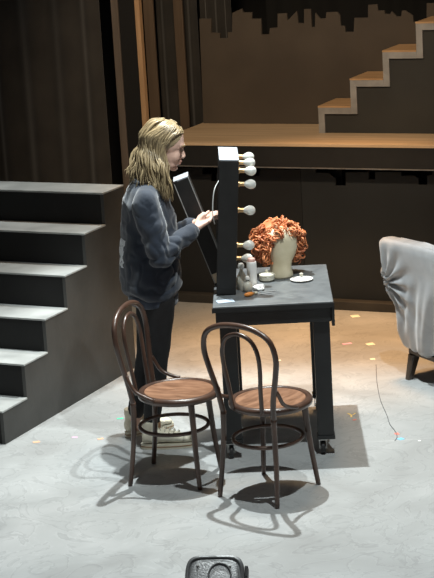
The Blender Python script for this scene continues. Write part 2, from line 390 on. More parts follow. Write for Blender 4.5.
lowl = [(-1.2, 0.06), (-0.185, 0.06), (-0.185, 0.925), (-0.47, 0.925), (-0.482, 0.876), (-0.536, 0.875), (-0.535, 0.896), (-0.79, 0.891), (-0.794, 0.836),
        (-0.834, 0.835), (-0.831, 0.884), (-0.897, 0.883), (-0.897, 0.925), (-1.2, 0.925)]
flat_panel(lowl, 0.10, 0.118, 'skyline_dark', lf, 'left_board')
boxo('kick_rail', -1.2, 2.5, 0.03, 0.119, 0.0, 0.059, 'kick', lf, 0.003)

# brown skyline at the back of the platform
sk = [(-1.162, 1.86), (-1.083, 1.859), (-1.089, 1.762), (-1.022, 1.757), (-1.024, 1.722), (-0.964, 1.721), (-0.962, 1.762), (-0.928, 1.761), (-0.92, 1.896), (-0.847, 1.925), (-0.838, 1.898), (-0.771, 1.897), (-0.774, 1.853), (-0.705, 1.852), (-0.707, 1.743), (-0.649, 1.742), (-0.642, 1.786), (-0.584, 1.789), (-0.579, 1.884), (-0.512, 1.886), (-0.508, 1.835), (-0.435, 1.9), (-0.429, 1.818), (-0.387, 1.814), (-0.382, 1.912), (-0.333, 1.911), (-0.331, 1.788), (-0.308, 1.788), (-0.301, 1.885), (-0.268, 1.845), (-0.226, 1.845), (-0.22, 1.887), (-0.141, 1.888), (-0.122, 1.862), (-0.12, 1.794), (-0.09, 1.79), (-0.087, 1.751), (-0.029, 1.75), (-0.019, 1.845), (0.079, 1.845), (0.082, 1.929), (0.147, 1.934), (0.151, 1.891), (0.196, 1.89), (0.199, 1.869), (0.235, 1.865), (0.246, 1.884), (0.281, 1.849), (0.311, 1.848), (0.32, 1.888), (0.342, 1.887), (0.395, 1.852), (0.398, 1.81), (0.489, 1.809), (0.493, 1.932), (0.60, 1.934)]
sk = sk + [(0.60, 1.86), (0.8, 1.86), (0.8, 1.95), (1.0, 1.95), (1.0, 1.84), (1.3, 1.84), (1.3, 1.92), (1.6, 1.92), (1.6, 1.8), (2.2, 1.8), (2.2, PH+0.001), (-1.19, PH+0.001), (-1.175, 1.86)]
bm = bmesh.new(); prism(bm, sk, 'y', 0.822, 0.84)
so = obj('skyline_flat', bm, 'skyline'); so.location = SO; so.rotation_euler = (0, 0, SA)
tag(so, 'brown hardboard city skyline cut-out standing along the back of the platform', 'stage flat')

# staircase on the platform
ps = thing('platform_staircase', 'small staircase with grey edged charcoal side climbing right on the platform', 'stairs', stage(-0.164, 0.436, PH), SA)
pr, ph, npn, pw = 0.2325, 0.183, 7, 0.375
side = [(0.0, 0.0)]
for i in range(npn): side += [(i*pr, (i+1)*ph-0.012), ((i+1)*pr, (i+1)*ph-0.012)]
side += [(npn*pr, 0)]
bm = bmesh.new(); prism(bm, side, 'y', 0.012, 0.03); obj('side_panel', bm, 'step_side', ps)
bm = bmesh.new(); prism(bm, side, 'y', pw-0.018, pw); obj('side_panel', bm, 'step_side', ps)
ew = 0.042
for i in range(npn):
    boxo('riser', i*pr, i*pr+0.014, 0.031, pw-0.019, i*ph, (i+1)*ph-0.013, 'step_edge', ps)
    boxo('tread', i*pr-0.004, (i+1)*pr-0.005, 0.0, pw, (i+1)*ph-0.011, (i+1)*ph, 'step_tread', ps)
    boxo('edge_strip', i*pr-0.001, i*pr+ew, -0.002, 0.011, i*ph+(0.0005 if i == 0 else -ew-0.0105), (i+1)*ph-0.0115-ew, 'step_edge', ps)
    boxo('edge_strip', i*pr-0.001, (i+1)*pr-0.002, -0.002, 0.011, (i+1)*ph-0.0112-ew, (i+1)*ph-0.0115, 'step_edge', ps)

# ================================================================== MASKING AT LEFT: drapes, flats, timbers
def drape(name, label, u0, u1, v, z0, z1, folds, amp, seed, mtl='black_drape'):
    rnd = random.Random(seed); nx, nz = folds*10, 14
    ph_ = [rnd.uniform(-0.8, 0.8) for _ in range(folds+2)]; am = [rnd.uniform(0.6, 1.3) for _ in range(folds+2)]
    bm = bmesh.new(); th = 0.006; grid = [[], []]
    for s in (0, 1):
        for j in range(nz+1):
            row = []
            for i in range(nx+1):
                t = i/nx; f = t*folds; k = int(f)
                fr = f-k; a0 = am[k]*(1-fr)+am[k+1]*fr; p0 = ph_[k]*(1-fr)+ph_[k+1]*fr
                z = z0+(z1-z0)*j/nz
                sway = 0.25*noise.noise(Vector((t*4, z*0.5, seed)))
                y = amp*a0*math.sin(2*PI*f+p0+sway*3)*(0.75+0.25*(1-j/nz)) + s*th
                row.append(bm.verts.new((u0+(u1-u0)*t+0.01*sway, y, z)))
            grid[s].append(row)
    for s in (0, 1):
        for j in range(nz):
            for i in range(nx):
                g = grid[s]; bm.faces.new((g[j][i], g[j][i+1], g[j+1][i+1], g[j+1][i]))
    for i in range(nx):
        for j in (0, nz): bm.faces.new((grid[0][j][i], grid[0][j][i+1], grid[1][j][i+1], grid[1][j][i]))
    for j in range(nz):
        for i in (0, nx): bm.faces.new((grid[0][j][i], grid[0][j+1][i], grid[1][j+1][i], grid[1][j][i]))
    o = obj(name, bm, mtl, smooth=True); o.location = stage(0, v); o.rotation_euler = (0, 0, SA)
    tag(o, label, 'curtain'); return o
drape('stage_curtain', 'wide black pleated curtain hanging behind the black stair unit', -3.9, -1.56, 0.02, 0.01, 4.2, 10, 0.035, 3)
drape('stage_curtain', 'narrow dark curtain between the two brown boards', -1.62, -1.30, 1.05, 0.01, 4.2, 3, 0.02, 5)
drape('stage_curtain', 'dark curtain strip between brown board and skyline cut-out', -1.30, -1.06, 1.12, 0.01, 4.2, 3, 0.022, 9)
drape('stage_curtain', 'black backdrop curtain seen above the brown skyline', -1.04, 2.8, 1.75, 0.01, 4.2, 18, 0.03, 12, 'void')
fl = thing('masking_flat', 'black masking flat with brown edge batten beside the wide curtain', 'stage flat', stage(0, 0.10), SA)
boxo('panel', -1.442, -1.318, 0.0, 0.02, 0, 4.1, 'void', fl)
boxo('edge_batten', -1.494, -1.443, -0.01, 0.03, 0, 4.1, 'grey_batten', fl, 0.002)
def upright(name, label, u0, u1, v0, v1, mtl):
    bm = bmesh.new(); box(bm, u0, u1, v0, v1, 0, 4.1, 0.003)
    o = obj(name, bm, mtl); o.location = SO; o.rotation_euler = (0, 0, SA); tag(o, label, 'post'); return o
upright('timber_post', 'bare tan timber post beside the black masking flat', -1.317, -1.282, 0.09, 0.135, 'timber')
upright('brown_board', 'wide brown upright board right behind the tan timber post', -1.410, -1.335, 0.41, 0.43, 'brown_board')
upright('brown_board', 'brown upright board standing beside the left end of the skyline', -1.317, -1.248, 0.70, 0.72, 'brown_board')

# ================================================================== TABLE
TA = -0.0321
tb = thing('work_table', 'black wooden table on casters with scuffed grey top', 'table', (-0.0272, 8.248, 0), TA)
TW, TD, TH = 0.592, 0.814, 0.803
boxo('table_top', 0, TW, 0, TD, TH-0.028, TH, 'table_top', tb, 0.003)
boxo('top_edge', -0.004, TW+0.004, -0.006, 0.0, TH-0.030, TH-0.006, 'table_black', tb)
boxo('apron', 0.012, TW-0.012, 0.014, 0.034, TH-0.105, TH-0.0285, 'table_black', tb, 0.002)
boxo('apron', 0.012, TW-0.012, TD-0.034, TD-0.014, TH-0.105, TH-0.0285, 'table_black', tb, 0.002)
boxo('apron', 0.012, 0.032, 0.035, TD-0.035, TH-0.105, TH-0.0285, 'table_black', tb, 0.002)
boxo('apron', TW-0.032, TW-0.012, 0.035, TD-0.035, TH-0.105, TH-0.0285, 'table_black', tb, 0.002)
boxo('corner_block', TW-0.011, TW+0.004, 0.0, 0.05, TH-0.125, TH-0.0305, 'table_black', tb, 0.002)
LW = 0.082
for cx, cy in ((0.052, 0.052), (TW-0.062, 0.052), (0.052, TD-0.062), (TW-0.062, TD-0.062)):
    cx0 = cx if cx > TW/2 else cx+0.016
    lg = boxo('leg', cx0-LW/2, cx0+LW/2, cy-0.015, cy+0.045, 0.102, TH-0.1055 if False else TH-0.03, 'table_black', tb, 0.003)
    boxo('foot_block', cx0-LW/2-0.004, cx0+LW/2+0.004, cy-0.019, cy+0.049, 0.082, 0.1015, 'table_black', lg, 0.002)
    ca = thing('caster', '', ''); ca.parent = tb; del ca['label']; del ca['category']
    wx = cx0-0.005
    bm = bmesh.new(); lathe(bm, [(0.010, -0.011), (0.030, -0.011), (0.033, -0.006), (0.033, 0.006), (0.030, 0.011), (0.010, 0.011)], 18, (wx-0.012+0.0, cy+0.015, 0.0335), 'x'); obj('wheel', bm, 'rubber', ca, True, True)
    bm = bmesh.new(); lathe(bm, [(0.004, -0.015), (0.011, -0.014), (0.011, 0.014), (0.004, 0.015)], 12, (wx-0.012, cy+0.015, 0.0335), 'x'); obj('hub', bm, 'steel', ca, True, True)
    bm = bmesh.new()
    for s in (-1, 1): box(bm, wx-0.012+s*0.018-0.0015, wx-0.012+s*0.018+0.0015, cy+0.003, cy+0.027, 0.028, 0.076)
    box(bm, wx-0.034, wx+0.012, cy-0.008, cy+0.038, 0.0755, 0.0815); obj('bracket', bm, 'steel', ca)

# ================================================================== BENTWOOD CHAIRS
def make_chair(loc, rz, label):
    t = thing('bentwood_chair', label, 'chair', loc, rz, 'bentwood chairs in front of the table')
    ST = 0.455
    # seat: bent ring with a pressed panel
    bm = bmesh.new()
    lathe(bm, [(0.170, ST-0.006), (0.185, ST), (0.198, ST-0.004), (0.205, ST-0.015), (0.203, ST-0.030), (0.192, ST-0.037), (0.172, ST-0.034)], 40, ring=True)
    for v in bm.verts: v.co.x = v.co.x*0.985+0.026; v.co.y *= 0.975
    seat = obj('seat_rim', bm, 'bentwood', t, True)
    bm = bmesh.new(); lathe(bm, [(0.0, ST-0.028), (0.170, ST-0.028), (0.1745, ST-0.006), (0.150, ST-0.010), (0.0, ST-0.0125)], 40)
    for v in bm.verts: v.co.x = v.co.x*0.985+0.026; v.co.y *= 0.975
    obj('seat_panel', bm, 'seat_wood', t, True, True)
    # outer hoop runs from leg to leg
    HX = lambda z: -0.158-(z-0.40)*0.135
    half = [(0.142, 0.40), (0.156, 0.51), (0.186, 0.63), (0.202, 0.725), (0.178, 0.808), (0.100, 0.852), (0.0, 0.864)]
    pts = [(HX(z), -y, z) for y, z in half]+[(HX(z), y, z) for y, z in half[-2::-1]]
    bm = bmesh.new(); tube(bm, catmull(pts, 6), 0.0135, 10); obj('outer_hoop', bm, 'bentwood', t, True)
    HX2 = lambda z: -0.150-(z-0.44)*0.125
    half = [(0.082, 0.438), (0.090, 0.55), (0.102, 0.66), (0.098, 0.74), (0.066, 0.798), (0.0, 0.820)]
    pts = [(HX2(z)-0.012, -y, z) for y, z in half]+[(HX2(z)-0.012, y, z) for y, z in half[-2::-1]]
    bm = bmesh.new(); tube(bm, catmull(pts, 6), 0.0105, 8); obj('inner_hoop', bm, 'bentwood', t, True)
    for s in (-1, 1):
        pts = [(-0.160, s*0.143, 0.42), (-0.162, s*0.146, 0.30), (-0.174, s*0.155, 0.16), (-0.196, s*0.164, 0.0)]
        bm = bmesh.new(); tube(bm, catmull(pts, 5), lambda q: 0.0145-0.003*q, 10); obj('leg', bm, 'bentwood', t, True)
        pts = [(0.128, s*0.120, 0.425), (0.136, s*0.128, 0.30), (0.146, s*0.142, 0.16), (0.162, s*0.160, 0.0)]
        bm = bmesh.new(); tube(bm, catmull(pts, 5), lambda q: 0.0165-0.005*q, 10); obj('leg', bm, 'bentwood', t, True)
        # curved side brace from hoop to seat
        pts = [(HX(0.56)+0.010, s*0.172, 0.56), (-0.160, s*0.180, 0.535), (-0.132, s*0.182, 0.490), (-0.085, s*0.185, 0.463), (-0.035, s*0.193, 0.448)]
        bm = bmesh.new(); tube(bm, catmull(pts, 5), 0.0095, 8); obj('side_brace', bm, 'bentwood', t, True)
    pts = [(-0.010+0.168*math.cos(2*PI*k/40), 0.164*math.sin(2*PI*k/40), 0.268) for k in range(40)]
    bm = bmesh.new(); tube(bm, pts, 0.0098, 8, closed=True); obj('stretcher_ring', bm, 'bentwood', t, True)
    return t
chL = make_chair((-0.238, 8.075, 0), math.radians(-19), 'dark bentwood chair facing right in front of the standing person')
chR = copy_tree(chL); chR.location = (0.206, 7.82, 0); chR.rotation_euler = (0, 0, math.radians(53))
chR['label'] = 'dark bentwood chair in front of the table with its back to the camera'

# ================================================================== VANITY MIRROR
mt = thing('vanity_mirror', 'black framed vanity mirror box with round bulbs and opened back panel on table', 'mirror', (0.044, 8.47, 0.8035), 0)
LEAN = math.radians(4.4); MH, MTK, MW = 0.680, 0.098, 0.40
def lean(bm, ang, px=0.0, pz=0.0):
    bmesh.ops.rotate(bm, verts=bm.verts[:], cent=(px, 0, pz), matrix=Matrix.Rotation(ang, 3, 'Y')); return bm
def mpart(name, x0, x1, y0, y1, z0, z1, mtl, parent=mt, ang=LEAN, bevel=0.003, px=0.049):
    bm = bmesh.new(); box(bm, x0, x1, y0, y1, z0, z1, bevel); lean(bm, ang, px, 0.0); return obj(name, bm, mtl, parent)
hx = MTK/2
mpart('stile', -hx, hx, 0, 0.045, 0, MH, 'frame_black')
mpart('stile', -hx, hx, MW-0.045, MW, 0, MH, 'frame_black')
mpart('rail', -hx, hx, 0.046, MW-0.046, MH-0.05, MH, 'frame_black')
mpart('rail', 0.033, hx, 0.046, MW-0.046, 0.0, 0.05, 'frame_black')
mpart('mirror_pane', hx-0.012, hx-0.006, 0.046, MW-0.046, 0.051, MH-0.051, 'mirror', bevel=0)
mpart('top_cap', -hx, hx, 0, MW, MH+0.0005, MH+0.006, 'frame_top', bevel=0.001)
BP = math.radians(-18.5); bx0, bz0 = -0.050, 0.004       # opened back box, hinged on the bottom rail
def bpart(name, x0, x1, y0, y1, z0, z1, mtl, parent, bevel=0.0):
    bm = bmesh.new(); box(bm, bx0+x0, bx0+x1, y0, y1, bz0+z0, bz0+z1, bevel); lean(bm, BP, bx0, bz0); return obj(name, bm, mtl, parent)
bp = bpart('back_panel', 0, 0.080, 0.215, 0.35, 0, 0.575, 'frame_black', mt, 0.003)
bpart('panel_cap', 0, 0.080, 0.215, 0.35, 0.5755, 0.581, 'frame_top', bp)
bpart('lit_edge', -0.0015, 0.0025, 0.2135, 0.2165, 0.01, 0.575, 'edge_lit', bp)
bpart('lit_edge', 0.0775, 0.0815, 0.2135, 0.2165, 0.01, 0.575, 'edge_lit', bp)
bpart('inner_board', 0.004, 0.05, 0.2115, 0.2145, 0.012, 0.06, 'pale_ply', bp)
def bulb(y, z):
    bm = bmesh.new(); lathe(bm, [(0.015, hx+0.0005), (0.015, hx+0.006), (0.0115, hx+0.008), (0.0115, hx+0.028), (0.009, hx+0.030)], 16, (0, y, z), 'x'); lean(bm, LEAN, 0.049)
    s = obj('socket', bm, 'socket', mt, True, True)
    prof = [(0.009, 0.026), (0.011, 0.032), (0.0185, 0.042), (0.0235, 0.054), (0.0245, 0.064), (0.022, 0.075), (0.015, 0.084), (0.006, 0.088), (0.0, 0.0885)]
    bm = bmesh.new(); lathe(bm, [(r, hx+h) for r, h in prof], 18, (0, y, z), 'x'); lean(bm, LEAN, 0.049)
    obj('bulb', bm, 'bulb', s, True)
for y, z in ((0.03, 0.628), (0.20, 0.640), (0.37, 0.642), (0.022, 0.562), (0.022, 0.430), (0.022, 0.252), (0.20, 0.145)): bulb(y, z)
bm = bmesh.new(); tube(bm, catmull([(-hx+0.045, 0.06, 0.575), (-hx+0.022, 0.03, 0.54), (-hx+0.010, 0.02, 0.48), (-hx+0.006, 0.02, 0.41), (-hx+0.012, 0.045, 0.36)], 6), 0.0028, 6)
obj('loose_wire', bm, 'wire', mt, True)

# ================================================================== THINGS ON THE TABLE
TZ = 0.8032
# wig on a canvas head block
hb = thing('wig_head_block', 'cream canvas head block standing under the curly ginger wig', 'head block', (0.338, 8.81, TZ), 0.25)
bm = bmesh.new()
rings = [ering((0, 0, 0.0), 0.062, 0.062, 24), ering((0, 0, 0.012), 0.064, 0.064, 24), ering((0, 0, 0.05), 0.055, 0.056, 24), ering((0.004, 0, 0.085), 0.058, 0.06, 24), ering((0.010, 0, 0.12), 0.072, 0.070, 24),
         ering((0.010, 0, 0.16), 0.084, 0.075, 24), ering((0.006, 0, 0.20), 0.088, 0.077, 24), ering((0.0, 0, 0.235), 0.080, 0.070, 24), ering((-0.002, 0, 0.262), 0.054, 0.05, 24), ering((-0.002, 0, 0.274), 0.015, 0.015, 24)]
loft(bm, rings); obj('head_form', bm, 'canvas', hb, True)
bm = bmesh.new(); ellipsoid(bm, (0.094, -0.005, 0.165), (0.012, 0.010, 0.022)); obj('nose_bump', bm, 'canvas', hb, True)
wg = thing('curly_wig', 'curly ginger wig sitting on the cream head block', 'wig', (0.338, 8.81, TZ+0.27), 0)
rnd = random.Random(11)
bm = bmesh.new()
def wigdir():
    while True:
        d = Vector((rnd.gauss(0, 1), rnd.gauss(0, 1), rnd.gauss(0, 1))).normalized()
        front = d.dot(Vector((0.42, -0.86, -0.30)))         # the open face side shows the block
        if front > 0.64 or d.z < -0.80: continue
        return d
wc = Vector((-0.004, 0.030, -0.098))
for k in range(500):
    d = wigdir(); R_ = rnd.uniform(0.70, 1.0)
    p = wc+Vector((d.x*0.142, d.y*0.125, d.z*0.128))*R_
    ax = Vector((rnd.gauss(0, 1), rnd.gauss(0, 1), rnd.gauss(0, 1))).normalized()
    ax = (ax-d*ax.dot(d)*0.6).normalized(); u_ = ax.orthogonal().normalized(); v_ = ax.cross(u_)
    rr, turns, ln = rnd.uniform(0.012, 0.021), rnd.uniform(1.1, 2.0), rnd.uniform(0.012, 0.035)
    a0 = rnd.uniform(0, 6.28); seg = 14
    pts = [p+ax*(ln*(q/seg-.5))+u_*(rr*math.cos(a0+turns*2*PI*q/seg))+v_*(rr*math.sin(a0+turns*2*PI*q/seg)) for q in range(seg+1)]
    tube(bm, pts, lambda q: 0.0045*(1-0.6*abs(2*q-1)**3), 5)
obj('curls', bm, 'wig', wg, True)
bm = bmesh.new(); ellipsoid(bm, wc+Vector((-0.016, 0.020, 0.012)), (0.117, 0.104, 0.106), seg=24, rings=16)
obj('wig_cap', bm, 'wig', wg, True)

def lathe_thing(name, label, cat, loc, parts):
    t = thing(name, label, cat, loc)
    for nm, prof, mtl in parts:
        bm = bmesh.new(); lathe(bm, prof, 24); obj(nm, bm, mtl, t, True, True)
    return t
lathe_thing('spray_can', 'tall white cylinder can with pink cap beside the mirror', 'can', (0.182, 8.60, TZ), [
    ('body', [(0, 0), (0.024, 0), (0.0255, 0.004), (0.0255, 0.130), (0.023, 0.138)], 'white_plastic'),
    ('cap', [(0.020, 0.1385), (0.020, 0.152), (0.017, 0.156), (0.0, 0.157)], 'pink_cap')])
lathe_thing('perfume_bottle', 'taller clear glass perfume bottle close to the mirror post', 'bottle', (0.128, 8.575, TZ), [
    ('glass_body', [(0, 0), (0.020, 0), (0.023, 0.008), (0.023, 0.070), (0.014, 0.090), (0.009, 0.096), (0.009, 0.110)], 'glass'),
    ('liquid', [(0, 0.004), (0.0185, 0.004), (0.0195, 0.010), (0.0195, 0.035), (0.0, 0.0352)], 'amber'),
    ('stopper', [(0.008, 0.1105), (0.015, 0.115), (0.017, 0.126), (0.012, 0.138), (0.0, 0.141)], 'porcelain')])
lathe_thing('perfume_bottle', 'shorter round glass perfume bottle in front of the white can', 'bottle', (0.156, 8.525, TZ), [
    ('glass_body', [(0, 0), (0.016, 0), (0.023, 0.010), (0.025, 0.028), (0.018, 0.045), (0.008, 0.052), (0.008, 0.06)], 'glass'),
    ('liquid', [(0, 0.004), (0.013, 0.004), (0.0185, 0.012), (0.0205, 0.024), (0.0, 0.0242)], 'amber'),
    ('stopper', [(0.006, 0.0605), (0.011, 0.064), (0.012, 0.073), (0.007, 0.081), (0.0, 0.083)], 'porcelain')])
lathe_thing('powder_pot', 'small round cream lidded pot in front of the wig', 'pot', (0.262, 8.735, TZ), [
    ('bowl', [(0, 0), (0.028, 0), (0.040, 0.010), (0.0415, 0.026), (0.039, 0.029)], 'cream'),
    ('lid', [(0.042, 0.0295), (0.041, 0.036), (0.024, 0.043), (0.007, 0.046)], 'cream'),
    ('knob', [(0.005, 0.0455), (0.009, 0.052), (0.006, 0.060), (0.0, 0.062)], 'cream')])
lathe_thing('lidded_dish', 'wide flat white dish with small knob at right of the wig block', 'dish', (0.438, 8.70, TZ), [
    ('plate', [(0, 0), (0.040, 0), (0.058, 0.006), (0.060, 0.010), (0.045, 0.009), (0.0, 0.009)], 'porcelain'),
    ('mound', [(0.040, 0.0095), (0.034, 0.016), (0.012, 0.021), (0.0, 0.0212)], 'porcelain'),
    ('knob', [(0.005, 0.021), (0.010, 0.032), (0.009, 0.038), (0.0, 0.041)], 'cream')])
# orange brush
ob = thing('makeup_brush', 'orange handled make-up brush lying by the mirror foot', 'brush', (0.163, 8.425, TZ+0.0115), math.radians(32))
bm = bmesh.new(); lathe(bm, [(0, -0.034), (0.007, -0.031), (0.0112, -0.016), (0.0112, 0.004), (0.007, 0.018)], 14, axis='x'); obj('handle', bm, 'orange', ob, True)
bm = bmesh.new(); lathe(bm, [(0.007, 0.0182), (0.0065, 0.026)], 12, axis='x'); obj('ferrule', bm, 'socket', ob, True, True)
bm = bmesh.new(); lathe(bm, [(0.0062, 0.0262), (0.008, 0.036), (0.003, 0.046), (0, 0.048)], 12, axis='x'); obj('bristles', bm, 'cream', ob, True)
# tissue
bm = bmesh.new(); bmesh.ops.create_icosphere(bm, subdivisions=3, radius=0.03)
for v in bm.verts:
    n_ = noise.noise(v.co*55); v.co *= 1+0.35*n_; v.co.z = max(v.co.z*0.6, -0.0125)
tz_ = obj('crumpled_tissue', bm, 'tissue'); tz_.location = (0.215, 8.545, TZ+0.0126); tag(tz_, 'crumpled white tissue lying beside the white can', 'tissue')
for i, (x, y, r, lb) in enumerate([(0.232, 8.455, 0.25, 'nearer thin grey hairpin stick lying on the table top'), (0.252, 8.495, 0.15, 'farther thin grey pencil lying on the table top')]):
    bm = bmesh.new(); lathe(bm, [(0, -0.045), (0.0018, -0.040), (0.0022, 0.04), (0, 0.045)], 8, axis='x')
    o = obj(('hairpin_stick', 'pencil')[i], bm, 'step_edge'); o.location = (x, y, TZ+0.0023); o.rotation_euler = (0, 0, r); tag(o, lb, ('hairpin', 'pencil')[i])
# cloth scrap under the mirror foot
bm = bmesh.new(); box(bm, -0.035, 0.05, -0.03, 0.03, 0, 0.003)
o = obj('cleaning_cloth', bm, 'collar'); o.location = (0.03, 8.345, TZ); o.rotation_euler = (0, 0, 0.2); tag(o, 'flat pale blue cloth scrap at the front left table corner', 'cloth')

# ================================================================== ARMCHAIR
AR = math.radians(29)
ac = thing('armchair', 'grey velvet armchair with gathered cover and dark legs at right edge', 'armchair', (1.492, 9.40, 0), AR)
def gather(co, n_):
    # gathered folds running down from the upper corner of the cover
    k = noise.noise(Vector((co.y*20+co.z*8, co.z*2.2, 1.3)))*0.030*max(0.0, min(1.0, (0.66-co.z)/0.35))
    k += noise.noise(co*5)*0.006
    cy = co.y-0.33; cz = co.z-0.58; dd = math.sqrt(cy*cy+cz*cz)
    k += 0.020*math.sin(math.atan2(cz, cy)*13)*math.exp(-(dd/0.16)**2)
    return n_*k
bm = bmesh.new()
# back: reclined slab with rounded top
rings = []
for z, xc, hxx, hy in ((0.18, -0.28, 0.06, 0.30), (0.20, -0.285, 0.075, 0.315), (0.35, -0.315, 0.08, 0.335), (0.55, -0.355, 0.078, 0.36), (0.705, -0.385, 0.072, 0.375), (0.782, -0.40, 0.066, 0.372), (0.812, -0.408, 0.056, 0.368), (0.827, -0.412, 0.034, 0.354)):
    rings.append(ering((xc, 0, z), hxx, hy, 40, p=7))
loft(bm, rings)
for v in bm.verts:
    if v.co.z > 0.5: v.co.z += (v.co.z-0.5)/0.35*0.022*max(0, 1-(v.co.y/0.36)**2)
voxel_obj('back_cover', bm, 'velvet', ac, 0.009, 5, gather)
for s in (-1, 1):
    bm = bmesh.new(); rings = []
    for x, top in ((-0.30, 0.60), (-0.15, 0.60), (0.05, 0.585), (0.2, 0.57), (0.26, 0.55), (0.275, 0.50)):
        rings.append(ering((x, s*0.315, (0.19+top)/2), 0.055, (top-0.19)/2, 28, axis='x', p=4))
    loft(bm, rings); voxel_obj('arm', bm, 'velvet', ac, 0.012, 4, lambda c, n: n*noise.noise(c*9)*0.006)
bm = bmesh.new(); box(bm, -0.25, 0.27, -0.262, 0.262, 0.20, 0.33, 0.02); obj('seat_base', bm, 'velvet', ac, True, True)
bm = bmesh.new(); box(bm, -0.235, 0.29, -0.255, 0.255, 0.331, 0.44, 0.035); obj('seat_cushion', bm, 'velvet', ac, True, True)
bm = bmesh.new(); box(bm, -0.32, 0.26, -0.30, 0.30, 0.145, 0.18, 0.006); obj('base_frame', bm, 'chair_leg', ac)
for lx, ly, ox in ((-0.30, 0.27, -0.035), (-0.30, -0.27, -0.035), (0.24, 0.27, 0.02), (0.24, -0.27, 0.02)):
    bm = bmesh.new()
    loft(bm, [ering((lx+ox, ly+0.008*(1 if ly > 0 else -1), 0.0), 0.018, 0.018, 16, p=5), ering((lx, ly, 0.144), 0.028, 0.028, 16, p=5)])
    obj('leg', bm, 'chair_leg', ac)

# ================================================================== FLOOR MONITOR at the front
ms = thing('stage_monitor', 'dark grey rounded loudspeaker wedge at the bottom edge of the floor', 'speaker', (-0.095, 6.145, 0), math.radians(-7))
TILT = Matrix.Rotation(math.radians(-42), 3, 'X')
def mon(name, bm, mtl, smooth=True):
    for v in bm.verts: v.co = TILT @ Vector((v.co.x*0.88, v.co.y, v.co.z)) + Vector((0, 0, 0.045))
    return obj(name, bm, mtl, ms, smooth, True)
bm = bmesh.new()
loft(bm, [ering((0, y, 0.17), a, b, 48, axis='y', p=5.5) for y, a, b in ((0.0, 0.125, 0.145), (0.006, 0.132, 0.152), (0.05, 0.134, 0.154), (0.06, 0.128, 0.148))]); mon('cabinet', bm, 'speaker')
bm = bmesh.new(); loft(bm, [ering((0, y, 0.17), a, b, 48, axis='y', p=5) for y, a, b in ((-0.0005, 0.114, 0.134), (-0.006, 0.108, 0.128))]); mon('grille', bm, 'grille')
bm = bmesh.new(); tube(bm, [(p[0], -0.001, p[2]) for p in ering((0, 0, 0.17), 0.1205, 0.1405, 48, axis='y', p=5.5)], 0.0045, 6, closed=True); mon('rim', bm, 'speaker')
bm = bmesh.new(); tube(bm, [(0.025+0.05*math.cos(2*PI*k/28), -0.007, 0.235+0.05*math.sin(2*PI*k/28)) for k in range(28)], 0.004, 6, closed=True); mon('horn_ring', bm, 'speaker')
for x, z in ((-0.075, 0.275), (0.070, 0.272)):
    bm = bmesh.new(); ellipsoid(bm, (x, -0.007, z), (0.006, 0.002, 0.006)); mon('bolt', bm, 'lip')
for k in range(4):
    bm = bmesh.new(); box(bm, 0.1345, 0.148, 0.004, 0.05, 0.06+k*0.058, 0.105+k*0.058, 0.003); mon('side_rib', bm, 'rubber', False)
bm = bmesh.new(); prism(bm, [(0.04, 0.001), (0.30, 0.001), (0.30, 0.15), (0.225, 0.24)], 'x', -0.105, 0.105); obj('wedge_body', bm, 'speaker', ms)

# ================================================================== CABLE, TAPE MARKS AND PATCHES ON THE FLOOR
bm = bmesh.new(); tube(bm, catmull([(0.908, 9.804, 0.002), (0.878, 9.463, 0.002), (0.862, 9.122, 0.002), (0.867, 8.84, 0.002), (0.866, 8.687, 0.002), (0.88, 8.578, 0.002), (0.88, 8.48, 0.002), (0.862, 8.419, 0.002)], 6), 0.0019, 6)
cb = obj('floor_cable', bm, 'cable', None, True); tag(cb, 'thin grey cable lying on the floor between table and armchair', 'cable')
def tape(mtl, x, y, lx, ly, rz, label):
    bm = bmesh.new(); box(bm, -lx*.3, lx*.3, -ly*.3, ly*.3, 0, 0.0012)
    o = obj('floor_mark', bm, mtl); o.location = (x, y, 0.0003); o.rotation_euler = (0, 0, rz)
    tag(o, label, 'tape mark', 'coloured tape marks on the stage floor'); return o
tape('t_green', -0.57, 9.06, 0.06, 0.03, 0.2, 'bright green tape mark beside the person, near the stairs')
tape('t_orange', -1.0, 8.74, 0.06, 0.04, 0.3, 'pale orange tape mark just off the stair foot')
tape('t_pink', -0.80, 8.78, 0.05, 0.03, -0.2, 'pale pink tape mark between stair foot and bentwood chair')
tape('t_orange', -0.66, 8.73, 0.05, 0.035, 0.4, 'small orange tape mark left of the shoes')
tape('t_red', 0.885, 8.53, 0.035, 0.05, 0.3, 'coral red tape mark at the cable end')
tape('t_blue', 0.895, 8.445, 0.05, 0.05, 0.5, 'light blue tape mark at the cable end')
tape('t_red', 0.69, 8.80, 0.035, 0.022, 0.3, 'dull red tape mark in the table shadow')
ty = thing('tape_letter', 'yellow tape letter Y stuck in the table shadow', 'tape mark', (0.680, 8.88, 0.0004), -0.1)
for nm, pts in (('stroke', [(-0.005, -0.03), (0.005, -0.03), (0.005, 0.002), (-0.005, 0.002)]), ('stroke', [(-0.005, 0.0025), (0.0045, 0.0025), (-0.014, 0.035), (-0.024, 0.035)]), ('stroke', [(0.0055, 0.0025), (0.0095, 0.0025), (0.026, 0.035), (0.016, 0.035)])):
    bm = bmesh.new(); prism(bm, pts, 'z', 0, 0.0012); obj(nm, bm, 't_yellow', ty)
tape('floor_pale', 0.89, 10.95, 0.09, 0.09, 0.2, 'pale yellow patch closest to the platform')  # thin pale yellow square lying flat on the floor
tape('floor_pale', 0.92, 10.26, 0.08, 0.08, 0.3, 'pale yellow patch between table and armchair')
tape('t_pink', 0.78, 10.30, 0.10, 0.05, 0.3, 'pinkish patch left of the pale yellow one')  # thin pinkish rectangle lying flat on the floor
tape('floor_pale', 0.90, 9.93, 0.05, 0.05, 0.1, 'small pale patch left of the armchair leg')
tape('t_white', 0.34, 10.02, 0.06, 0.035, 0.1, 'small white tape mark seen beneath the table')
